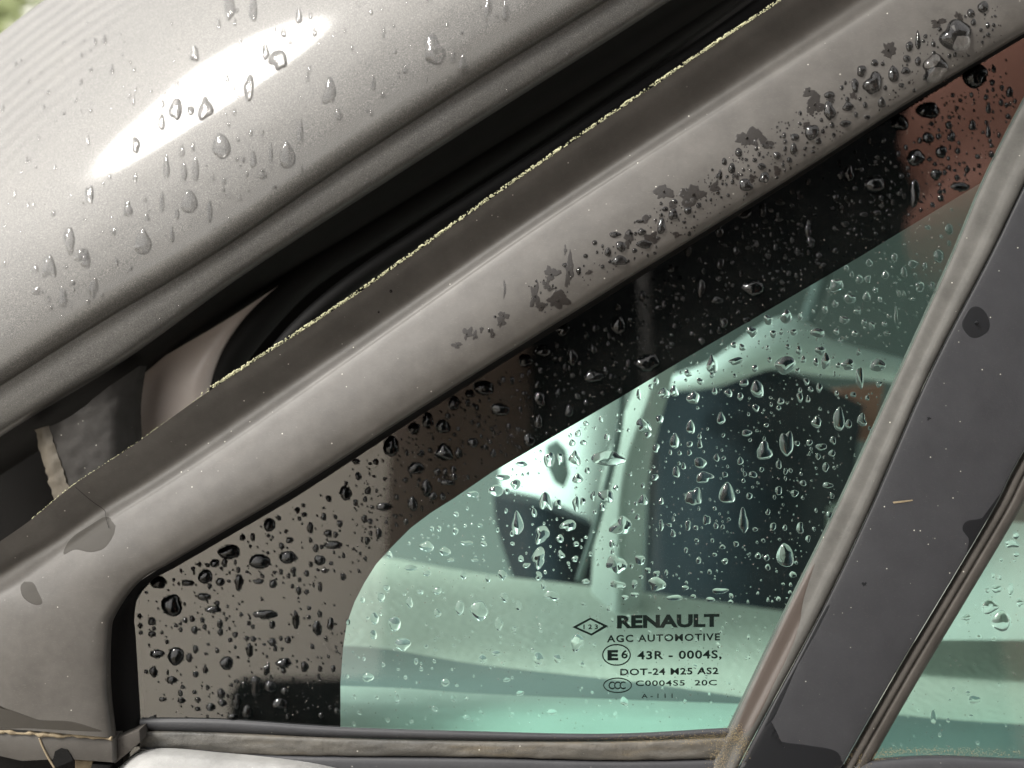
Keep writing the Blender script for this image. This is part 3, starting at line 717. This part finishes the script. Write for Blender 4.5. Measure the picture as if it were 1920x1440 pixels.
L('glass', '''322 1135 40 38 i;330 1230 30 33 r;385 1081 27 26 r;430 1035 40 26 i;505 984 22 24 r;487 1053 38 27 d;540 1045 34 21 i;403 1056 17 16 r;297 1092 30 22 i;383 1119 24 14 i;352 1093 22 12 i;
413 1091 16 15 r;448 1092 14 32 d;485 1090 22 8 i;512 1095 15 15 i;498 1152 44 16 d;400 1143 30 12 d;285 1165 15 15 r;262 1155 8 9 r;263 1173 9 9 r;264 1187 8 7 r;285 1189 15 11 r;347 1163 9 9 r;330 1173 8 7 r;
365 1181 12 14 r;295 1226 26 15 d;355 1233 11 15 r;425 1243 24 25 r;468 1218 12 25 t;532 1243 29 17 i;571 1250 14 18 i;500 1256 12 20 i;367 1264 11 11 r;385 1255 8 16 t;322 1275 21 13 d;288 1260 14 20 i;
480 1286 21 36 i;507 1287 23 20 r;415 1301 14 18 r;457 1284 9 12 r;444 1316 15 28 i;417 1318 16 12 r;340 1313 14 11 r;305 1311 14 7 r;371 1312 11 10 r;395 1326 17 14 r;463 1335 20 22 i;436 1344 19 11 r;
525 1319 32 17 i;534 1296 15 14 r;371 1329 10 8 r;555 1163 12 32 i;595 1178 16 26 i;511 1204 14 14 d;431 1200 8 9 r;560 1108 9 16 d;600 1100 8 18 t;620 1170 13 22 i;582 990 10 22 i;615 1000 14 14 f;625 1022 34 14 d;
600 1050 20 18 f;575 1075 10 12 r;583 1058 8 8 r;528 1024 10 12 r;543 1013 13 12 i;455 1008 10 12 i;575 1110 9 9 r;580 1140 8 8 r;475 1198 11 9 r;463 1197 10 9 r;540 1200 12 12 d;
733 837 30 35 i;776 803 20 22 i;802 788 18 30 f;830 800 28 24 i;833 848 30 30 f;851 756 20 28 d;907 727 38 26 i;881 738 16 16 i;938 768 34 22 i;985 676 24 26 i;1018 658 24 24 i;1055 618 28 20 f;1073 670 20 28 i;
1113 706 32 24 i;1116 614 16 15 i;1160 608 27 34 t;1214 680 44 30 i;1012 748 22 26 i;1010 790 14 24 t;1067 770 14 22 t;992 825 20 24 i;887 830 20 16 i;780 878 30 22 d;800 915 18 28 f;774 945 18 24 i;648 925 22 26 i;
735 803 10 14 i;850 880 9 12 i;700 830 12 12 i;668 865 14 10 i;705 866 10 12 r;672 893 12 14 f;820 885 12 14 i;840 905 26 10 d;812 930 16 14 i;720 950 30 14 d;690 920 12 14 i;860 850 12 20 i;925 850 10 14 i;
710 1000 12 18 i;760 900 10 8 i;790 850 10 12 i;960 713 8 14 t;1113 655 10 16 f;1205 690 10 12 i;1245 570 8 14 r;1205 555 12 20 d;1237 577 20 9 d;1280 560 8 10 r;1240 545 8 8 r;
1640 345 36 34 r;1591 325 20 28 i;1717 296 32 28 i;1765 285 19 24 i;1823 235 12 20 t;1740 258 20 20 i;1755 327 18 20 i;1715 362 18 50 i;1828 142 46 42 i;1740 207 44 28 i;1687 230 32 28 i;1853 203 9 21 t;1853 247 9 24 t;
1893 173 13 18 i;1863 130 8 12 r;1861 155 8 12 i;1620 402 15 9 d;1645 398 14 8 d;1585 420 15 10 d;1567 370 10 14 i;1877 192 9 12 r;1887 197 7 10 r;1873 253 6 12 t;1779 235 12 14 i;1784 257 14 18 i;1760 256 9 12 r;
1725 263 8 12 r;1796 283 9 11 r;1778 297 7 8 r;1413 540 38 30 r;1315 540 13 32 i;1357 605 16 17 i;1345 563 24 12 i;1400 600 16 10 r;1430 393 14 26 d;1462 380 18 9 d;1460 412 14 8 d;1395 400 28 22 d;1348 432 14 26 i;
1515 430 12 30 i;1522 460 10 8 r;1652 370 9 9 r;1690 330 9 9 r;1762 360 9 9 r;1800 350 34 16 d;1290 470 12 20 i;1520 452 16 14 i;1380 470 12 14 i;1440 480 10 12 i;1350 495 14 20 i;
1568 535 27 24 i;1593 560 22 20 d;1625 556 14 20 t;1660 515 13 17 t;1695 511 11 21 i;1725 537 18 18 f;1748 537 9 17 i;1440 600 17 18 i;1474 593 22 26 t;1500 594 9 14 i;1533 624 28 18 d;1583 600 20 13 i;1627 523 12 14 i;
1597 515 7 14 t;1587 503 9 12 d;1630 493 12 14 d;1650 562 8 12 r;1685 550 8 14 i;1695 551 6 12 t;1566 570 10 16 i;1607 584 14 10 d;1620 605 11 13 r;1602 625 11 13 t;1568 622 12 12 i;1488 623 14 12 d;1465 622 8 12 t;
1410 622 20 20 i;1335 683 20 34 t;1380 677 26 14 f;1472 684 38 34 d;1477 650 9 11 i;1538 657 18 18 i;1548 677 17 28 i;1590 684 26 19 f;1646 684 27 26 t;1612 708 14 40 i;1420 730 24 32 d;1300 746 22 26 i;1366 737 15 15 i;
1340 733 10 15 t;1295 800 15 28 t;1352 784 14 25 t;1395 718 18 14 d;1520 730 10 10 i;1500 745 12 18 i;1515 748 8 14 t;1573 787 22 42 d;1531 792 20 20 i;1616 788 18 22 f;1433 847 32 30 f;1475 832 24 50 i;1400 812 18 14 d;
1363 924 30 38 t;1301 932 28 36 f;1313 868 24 20 d;1320 895 32 20 f;1293 833 12 12 d;1312 832 9 18 t;1540 838 20 14 d;1560 850 14 12 d;1412 890 16 12 d;1460 920 12 18 d;1490 925 16 12 i;1405 930 12 12 r;1552 910 18 12 i;
1610 660 8 14 t;1648 720 12 12 i;1600 740 12 10 d;1680 590 6 34 t;1460 765 9 10 r;1495 695 9 12 i;1335 702 10 14 i;1313 715 12 14 i;1290 700 14 14 i;1760 480 18 22 d;1712 495 20 14 i;1780 430 14 20 d;
1140 860 64 28 d;1207 798 28 24 f;1265 826 18 28 t;1237 786 14 18 d;1245 737 22 22 t;1264 733 16 22 t;1198 740 10 20 i;1220 725 8 12 i;1023 940 22 36 f;1083 897 20 18 t;1137 930 28 26 i;1206 937 18 20 t;1030 862 20 30 d;
1078 860 20 26 f;1050 860 12 24 i;1073 830 12 14 t;1094 830 14 10 d;887 927 22 14 i;930 920 26 24 d;943 895 26 12 d;967 908 18 20 d;978 870 22 10 d;1047 945 14 18 f;1080 945 14 26 i;1093 940 10 16 i;1155 915 12 10 i;
1112 930 10 18 i;1230 840 12 18 i;1228 895 14 12 i;1268 885 14 22 d;1215 815 12 14 i;1050 1010 16 14 i;970 980 22 42 t;1016 1002 26 34 f;1066 985 26 24 f;1165 987 38 34 f;1156 1058 36 34 f;1010 1046 26 36 f;800 1025 24 22 i;
834 1034 20 18 d;875 1018 22 10 i;898 1145 32 38 r;862 1140 16 26 r;942 1078 16 20 i;1200 1050 18 20 i;1232 1095 34 24 i;1158 1096 30 14 i;1035 1117 28 18 i;740 1170 24 26 d;755 1208 26 26 i;715 1120 14 16 d;703 1160 14 22 d;
1082 1205 25 30 i;1265 1121 30 11 r;1350 1108 28 12 i;1332 1124 17 9 r;1300 1118 10 8 r;1285 1102 14 8 r;1472 1040 32 44 t;1394 977 16 48 i;1052 1040 14 14 f;1078 1048 12 12 i;1098 1090 14 10 i;1010 1080 14 16 f;
987 1060 14 10 i;960 1000 8 12 t;1190 1115 14 10 i;1172 1120 12 10 i;820 1108 16 14 d;787 1110 10 8 i;725 1102 12 10 i;770 1065 22 12 i;800 1075 14 12 i;845 1050 12 8 r;890 1050 14 6 r;768 1130 12 20 i;790 1110 8 10 i;
935 1170 14 24 i;945 1120 14 18 f;972 1135 10 20 t;820 1150 12 16 i;1325 975 14 20 i;1290 985 12 18 i;1240 985 10 20 i;1240 940 9 14 i;1262 1000 10 14 t;1080 1020 12 10 r;900 985 10 8 r;680 1125 8 12 i;930 1225 16 10 d;
835 1280 16 14 d;690 1270 20 18 d;1045 1235 12 18 i;1010 1235 18 22 d;905 1235 14 14 d;780 1240 8 12 i;700 1190 12 18 i;760 1270 8 8 i;790 1255 7 8 i;850 1310 10 12 i;950 1275 14 8 i;1170 1315 14 16 i;1035 1335 20 10 d;
745 1310 8 18 t;815 1330 12 10 i;875 1345 14 8 i;975 1300 14 10 i;1500 990 14 20 i;1515 1010 10 12 i;1440 960 8 12 i;1560 930 8 12 i;1380 1020 9 12 i;1340 1040 8 8 i''')
L('door', '''1877 1165 36 36 d;1856 1138 34 22 f;1812 1158 16 12 f;1869 1105 18 14 i;1851 1107 9 10 i;1875 1082 6 10 t;1862 1080 5 8 r;1897 1020 26 14 f;1905 1005 12 12 r;1827 1312 24 14 d;1750 1345 10 26 d;1895 1105 10 22 i;1877 1050 6 6 r;1912 1130 12 14 i;1815 1300 9 9 r;1905 1040 10 9 r''')

# wet patches: flat, ragged films of water on the trim and the plate
WP = []
def LW(surf, s):
    for e in s.split(';'):
        a = e.split()
        if a: WP.append((float(a[0]), float(a[1]), float(a[2]), float(a[3]), surf, a[4] if len(a) > 4 else 'w'))
LW('trim', '''1665 95 26 30;1527 197 30 36;1517 171 22 14;1400 260 38 32;1437 268 20 20;1300 365 42 38;1245 360 26 26;1342 350 16 18;1758 42 24 14;1797 30 16 14;1033 515 28 24;1066 512 16 54;1105 510 14 10;
1003 556 18 42;1045 563 36 30;1014 575 20 14;946 543 5 30;943 592 18 14;939 606 14 20;924 627 10 14;902 617 8 10;875 627 18 24;890 630 9 16;857 647 16 10;1060 470 6 18;1178 450 20 26;1225 445 26 16;1212 412 14 14;1270 440 16 10;
1380 330 16 14;1410 335 14 12;1560 190 16 14;1600 178 12 14;1510 235 12 12;1460 320 14 16;1030 540 16 10;1023 532 10 10;1258 385 14 12''')
LW('plate', '1830 605 54 56 r;1742 785 8 6;1620 1095 9 7')

def taken(x, y, r, lst):
    for d in lst:
        if abs(x-d[0]) < (d[2]/2+r) and abs(y-d[1]) < (d[3]/2+r): return True
    return False
def inpoly(x, y, poly):
    c = False; n = len(poly); j = n-1
    for i in range(n):
        xi, yi = poly[i]; xj, yj = poly[j]
        if (yi > y) != (yj > y) and x < (xj-xi)*(y-yi)/(yj-yi)+xi: c = not c
        j = i
    return c
rd = random.Random(77)
def fill(surf, poly, n, smin, smax, types='riid', power=2.5, asp=(0.8, 1.6)):
    xs = [p[0] for p in poly]; ys = [p[1] for p in poly]; k = 0; tries = 0
    while k < n and tries < n*25:
        tries += 1
        x = rd.uniform(min(xs), max(xs)); y = rd.uniform(min(ys), max(ys))
        if not inpoly(x, y, poly): continue
        if noise.noise(Vector((x*.012, y*.012, 4))) < rd.uniform(-.6, .1): continue
        s = smin + (smax-smin)*rd.random()**power
        if taken(x, y, s*.55, DR): continue
        DR.append((x, y, s, s*rd.uniform(*asp), surf, rd.choice(types))); k += 1
G_low = [(266, 1110), (320, 1076), (430, 1020), (640, 890), (700, 1000), (650, 1180), (636, 1345), (275, 1345)]
G_dark = [(640, 890), (1140, 575), (1480, 362), (1708, 212), (1888, 105), (1905, 200), (1840, 330), (1600, 480), (1160, 735), (800, 950), (690, 1030)]
G_clear = [(850, 945), (1160, 757), (1613, 490), (1835, 355), (1680, 700), (1560, 960), (1470, 1140), (1100, 1110), (700, 1060)]
G_low2 = [(690, 1100), (1000, 1120), (1460, 1160), (1390, 1350), (645, 1365), (645, 1200)]
fill('glass', G_low, 330, 2.5, 11, 'rrrid')
fill('glass', G_dark, 950, 2, 10, 'riit')
fill('glass', G_clear, 700, 2.2, 13, 'riidt')
fill('glass', G_low2, 260, 2.0, 8, 'riid')
fill('door', [(1900, 970), (2000, 970), (2000, 1420), (1640, 1410), (1700, 1300)], 60, 2, 8)
fill('panel', [(0, 120), (200, 0), (1050, 0), (640, 280), (200, 560), (0, 680)], 160, 3, 8, 'rtti', 2, (1.0, 2.6))
fill('trim', [(1170, 430), (1500, 200), (1800, 30), (1870, 10), (1880, 70), (1700, 180), (1470, 325), (1250, 470), (1150, 500)], 300, 2, 8, 'ri')
fill('trim', [(980, 540), (1170, 440), (1180, 500), (1010, 600)], 40, 2, 6, 'ri')

def wet_skin(o, poly, y0, y1, surf, step=3.5):
    """rebuild the pane with a fine outer face that knows where water touches it"""
    xs = [p[0] for p in poly]; ys = [p[1] for p in poly]
    x0, z0 = max(min(xs), 200), max(min(ys), -60); nx = int((min(max(xs), 2080)-x0)/step)+2; nz = int((min(max(ys), 1500)-z0)/step)+2
    ins = [[inpoly(x0+i*step, z0+j*step, poly) for j in range(nz)] for i in range(nx)]
    wet = {}
    for d in DR:
        if d[4] != surf: continue
        a, b = d[2]/2*1.0, d[3]/2*1.0
        for i in range(max(0, int((d[0]-a-x0)/step)), min(nx, int((d[0]+a-x0)/step)+2)):
            for j in range(max(0, int((d[1]-b-z0)/step)), min(nz, int((d[1]+b-z0)/step)+2)):
                if ((x0+i*step-d[0])/a)**2 + ((z0+j*step-d[1])/b)**2 < 1.05: wet[(i, j)] = 1.0
    idx = {}; v = []; f = []; w = []
    for i in range(nx-1):
        for j in range(nz-1):
            if not (ins[i][j] and ins[i+1][j] and ins[i][j+1] and ins[i+1][j+1]): continue
            q = []
            for ij in ((i, j), (i, j+1), (i+1, j+1), (i+1, j)):
                if ij not in idx:
                    idx[ij] = len(v); v.append(P(x0+ij[0]*step, z0+ij[1]*step, y0)); w.append(wet.get(ij, 0.0))
                q.append(idx[ij])
            f.append(q)
    k = len(v); n = len(poly); fr_ = [P(x, y, y0) for x, y in poly]
    v += fr_ + [Vector((q.x, y1, q.z)) for q in fr_]; w += [0.0]*(2*n)
    f.append([k+n+i for i in range(n)])
    for i in range(n): f.append([k+i, k+n+i, k+n+(i+1) % n, k+(i+1) % n])
    me = bpy.data.meshes.new(o.name); me.from_pydata([tuple(q) for q in v], [], f)
    fn = me.polygons[0].normal
    if fn.y > 0: me.flip_normals()
    bk = me.polygons[len(f)-n-1]
    if bk.normal.y < 0: bk.flip()
    me.attributes.new('wet', 'FLOAT', 'POINT').data.foreach_set('value', w)
    me.materials.append(M['glass']); me.update(); o.data = me
wet_skin(glass, poly_q, 0.0, 0.004, 'glass')
wet_skin(dg, poly_d, 0.0016, 0.0056, 'door', 4.0)
geo = []
for i, d in enumerate(DR):
    big = d[2]*d[3]
    N, R = (26, 8) if big > 250 else ((18, 6) if big > 90 else ((12, 4) if big > 25 else (8, 3)))
    gg = drop_geo(*d, seed=i*7+1, N=N, R=R)
    if gg: geo.append((big, d, gg))
geo.sort(key=lambda g: -g[0])

MARKS = [((260, 345), 'the tip of the pale streak'), ((560, 60), 'the pale streak'), ((110, 520), 'its left edge'), ((780, 90), 'the reddish sheen'),
         ((1107, 1175), 'the printed diamond'), ((1250, 1165), 'the large print'), ((1156, 1228), 'the circled E mark'), ((1158, 1285), 'the lower oval'),
         ((268, 1110), 'its upper left corner'), ((270, 1340), 'its lower left corner'), ((590, 1320), 'the dark rounded block'), ((683, 1093), 'the round border corner'),
         ((923, 885), 'the lower border edge'), ((1280, 675), 'the middle border edge'), ((1613, 481), 'the upper border edge'), ((1847, 338), 'the clear glass tip'),
         ((1140, 860), 'the long slanting drop'), ((1045, 870), 'the inner pillar'), ((1480, 640), 'the headrest arch'), ((1600, 780), 'the brown patch'), ((1400, 1000), 'the dark seat'),
         ((950, 1090), 'the dashboard edge'), ((820, 1160), 'the grained dashboard'), ((1900, 110), 'its top right end'), ((1793, 68), 'its widest drop'),
         ((1640, 157), 'the high drop cluster'), ((1400, 260), 'the dark splash'), ((1180, 450), 'the lowest drop cluster'), ((1040, 530), 'the wet speckles'),
         ((1700, 1300), 'its foot'), ((1877, 1150), 'its biggest drop'), ((1017, 135), 'its middle'), ((480, 1150), 'the grey glass corner'), ((1060, 650), 'the black border middle')]
SN = {'panel': 'silver panel', 'lip': 'panel lip', 'trim': 'grey trim', 'glass': 'quarter glass', 'door': 'door window'}
GN = {'panel': 'raindrops on the silver body panel', 'lip': 'raindrops along the panel lip', 'trim': 'raindrops on the grey pillar trim', 'glass': 'raindrops on the quarter glass', 'door': 'raindrops on the door window'}
def where(d):
    x, y = d[0], d[1]
    best = sorted(MARKS, key=lambda m: (m[0][0]-x)**2 + (m[0][1]-y)**2)[0]
    dx, dy = x-best[0][0], y-best[0][1]; r = math.hypot(dx, dy)
    if r < 18: return 'at ' + best[1]
    if abs(dx) > 2*abs(dy): w_ = 'right of' if dx > 0 else 'left of'
    elif abs(dy) > 2*abs(dx): w_ = 'below' if dy > 0 else 'above'
    else: w_ = ('below' if dy > 0 else 'above') + (' right of' if dx > 0 else ' left of')
    return w_ + ' ' + best[1]
def desc(d):
    s = d[2]*d[3]; sz = 'very large' if s > 1100 else 'large' if s > 550 else 'medium' if s > 260 else 'small' if s > 140 else 'tiny'
    sh = {'r': 'round', 't': 'hanging', 'i': 'uneven', 'd': 'slanting', 'f': 'forked'}[d[5]]
    if d[5] in 'ti' and d[3] > 2.2*d[2]: sh = 'long thin'
    return f'{sz} {sh} drop on {SN[d[4]]}, {where(d)}'
indiv = geo[:300]; rest = geo[300:]
byl = {}
for g_ in indiv: byl.setdefault(desc(g_[1]), []).append(g_)
ORD = ['leftmost', 'second from left', 'third from left', 'fourth from left', 'fifth from left', 'sixth from left', 'seventh from left', 'eighth from left', 'ninth from left', 'tenth from left']
for lab, gs in byl.items():
    gs.sort(key=lambda g: g[1][0])
    for k, (big, d, (verts, faces, c0)) in enumerate(gs):
        o = mesh_obj('raindrop', [q - c0 for q in verts], faces, M['water'])
        for pf in o.data.polygons:
            if len(verts)-1 in pf.vertices: pf.use_smooth = False
        if dark_base(d[0], d[1], d[4]):
            o.data.materials.append(M['wet_base'] if d[4] == 'trim' else M['wet_enamel']); kb = len(verts)-1
            for pf in o.data.polygons:
                if kb in pf.vertices: pf.material_index = 1; pf.use_smooth = False
        o.matrix_world = FRAME @ Matrix.Translation(c0)
        if len(lab.split()) > 12: lab = lab.replace(' slanting', '').replace(' uneven', '') if len(gs) > 1 else lab
        l = lab if len(gs) == 1 else lab + ', ' + (ORD[k] if k < 10 else 'one of many')
        if len(gs) > 1 and k == len(gs)-1: l = lab + ', rightmost'
        if len(l.split()) > 16: l = l.replace(' the ', ' ')
        if len(l.split()) > 16: l = l.replace('long thin', 'thin').replace('very large', 'huge')
        tag(o, l, 'raindrop', GN[d[4]])
verts = []; faces = []; mi = []; fl = []
for big, d, (v_, f_, c0) in rest:
    k = len(verts); verts += v_; faces += [tuple(i+k for i in ff) for ff in f_]
    m_ = (1 if d[4] == 'trim' else 2) if dark_base(d[0], d[1], d[4]) else 0
    fl += [len(v_)-1 not in ff for ff in f_]
    mi += [m_ if len(v_)-1 in ff else 0 for ff in f_]
o = mesh_obj('fine_raindrops', verts, faces, M['water']); o.matrix_world = FRAME
o.data.materials.append(M['wet_base']); o.data.materials.append(M['wet_enamel']); o.data.polygons.foreach_set('material_index', mi); o.data.polygons.foreach_set('use_smooth', fl)
tag(o, 'countless tiny raindrops sprinkled over glass, trim and panel between the larger ones', 'raindrops', kind='stuff')
def film(poly, surf, mat, label, off=0.00003):
    o_ = spline([(x, y, 0) for x, y in poly] + [(poly[0][0], poly[0][1], 0)], 90)[:-1]
    cx = sum(q.x for q in o_)/90; cy = sum(q.y for q in o_)/90; v = []; f = []
    c0, n0 = hit(cx, cy, surf); v.append(c0 + n0*off)
    for j in range(1, 13):
        for q in o_:
            jit = 1 + (0.012*noise.noise(Vector((q.x*.15, q.y*.15, 2))) if j == 12 else 0)
            a, b = hit(cx+(q.x-cx)*j/12*jit, cy+(q.y-cy)*j/12*jit, surf)
            if a is None: a, b = v[-1], n0; v.append(a)
            else: v.append(a + b*(off if j < 12 else -0.00001))
    for i in range(90): f.append((0, 1+i, 1+(i+1) % 90))
    for j in range(11):
        for i in range(90):
            a = 1+j*90+i; b = 1+j*90+(i+1) % 90; f.append((a, a+90, b+90, b))
    o = mesh_obj('wet_patch', [q - c0 for q in v], f, mat); o.matrix_world = FRAME @ Matrix.Translation(c0)
    tag(o, label, 'wet patch', 'damp stains with smooth outlines')
film([(218, 985), (213, 1005), (196, 1028), (170, 1036), (140, 1031), (118, 1040), (132, 1010), (168, 985), (200, 968)], 'trim', M['film'], 'damp brown tongue below the ridge on the lower left trim')
film([(-15, 1318), (30, 1338), (70, 1349), (130, 1352), (175, 1364), (196, 1372), (150, 1371), (60, 1366), (-15, 1362)], 'trim', M['film'], 'long damp band along the bottom edge of the lower left trim')
film([(45, 1090), (62, 1092), (72, 1110), (80, 1130), (70, 1135), (55, 1130), (42, 1118), (38, 1100)], 'trim', M['film'], 'oval olive damp spot on the lower left trim')
film([(1446, 1352), (1444, 1380), (1470, 1391), (1513, 1397), (1572, 1411), (1568, 1452), (1394, 1452), (1405, 1415), (1430, 1368)], 'plate', M['wet_plate'], 'large dark wet area at the foot of the divider plate', .00006)
film([(1558, 1132), (1528, 1190), (1500, 1236), (1470, 1298), (1452, 1345), (1432, 1366), (1450, 1325), (1492, 1250), (1525, 1185), (1548, 1140)], 'plate', M['wet_plate'], 'narrow dark wet strip down the left edge of the divider plate', .00006)
film([(1890, 905), (1850, 965), (1813, 977), (1804, 993), (1816, 1012), (1814, 1036), (1850, 975), (1885, 920)], 'plate', M['wet_plate'], 'dark wet bulge on the right edge of the divider plate')
film([(1530, 1052), (1508, 1120), (1493, 1193), (1447, 1293), (1407, 1370), (1380, 1370), (1420, 1270), (1470, 1162), (1510, 1078)], 'bead', M['stain'], 'brown wet streak down the lower half of the grey bead')
wl = {}
for i, d in enumerate(WP):
    gg = drop_geo(*d, seed=900+i*3, N=72, R=14, flat=0.00006)
    if not gg: continue
    v_, f_, c0 = gg
    o = mesh_obj('wet_patch', [q - c0 for q in v_], f_, M['wet_trim' if d[4] == 'trim' else 'wet_plate'], smooth=False); o.matrix_world = FRAME @ Matrix.Translation(c0)
    if d[4] == 'plate': lab = ['large round dark wet spot on the dark divider plate', 'tiny dark fleck on the divider plate below the round spot', 'tiny dark fleck low on the left edge of the divider plate'][i-len(WP)+3]; grp = 'wet spots on the divider plate'
    else:
        s = d[2]*d[3]; lab = f"{'large' if s > 900 else 'medium' if s > 350 else 'small'} {'narrow ' if d[3] > 1.9*d[2] else ''}ragged dark wet patch on grey trim, {where(d)}"; lab = lab.replace('ragged ', '') if len(lab.split()) > 13 else lab; grp = 'dark wet patches on the grey trim'
    k = wl.get(lab, 0); wl[lab] = k+1
    if k: lab += f', {ORD[k].replace(" from left", " one")}'
    tag(o, lab, 'wet patch', grp)
print('drops', len(DR), 'individual', len(indiv), 'unique labels', len(byl))
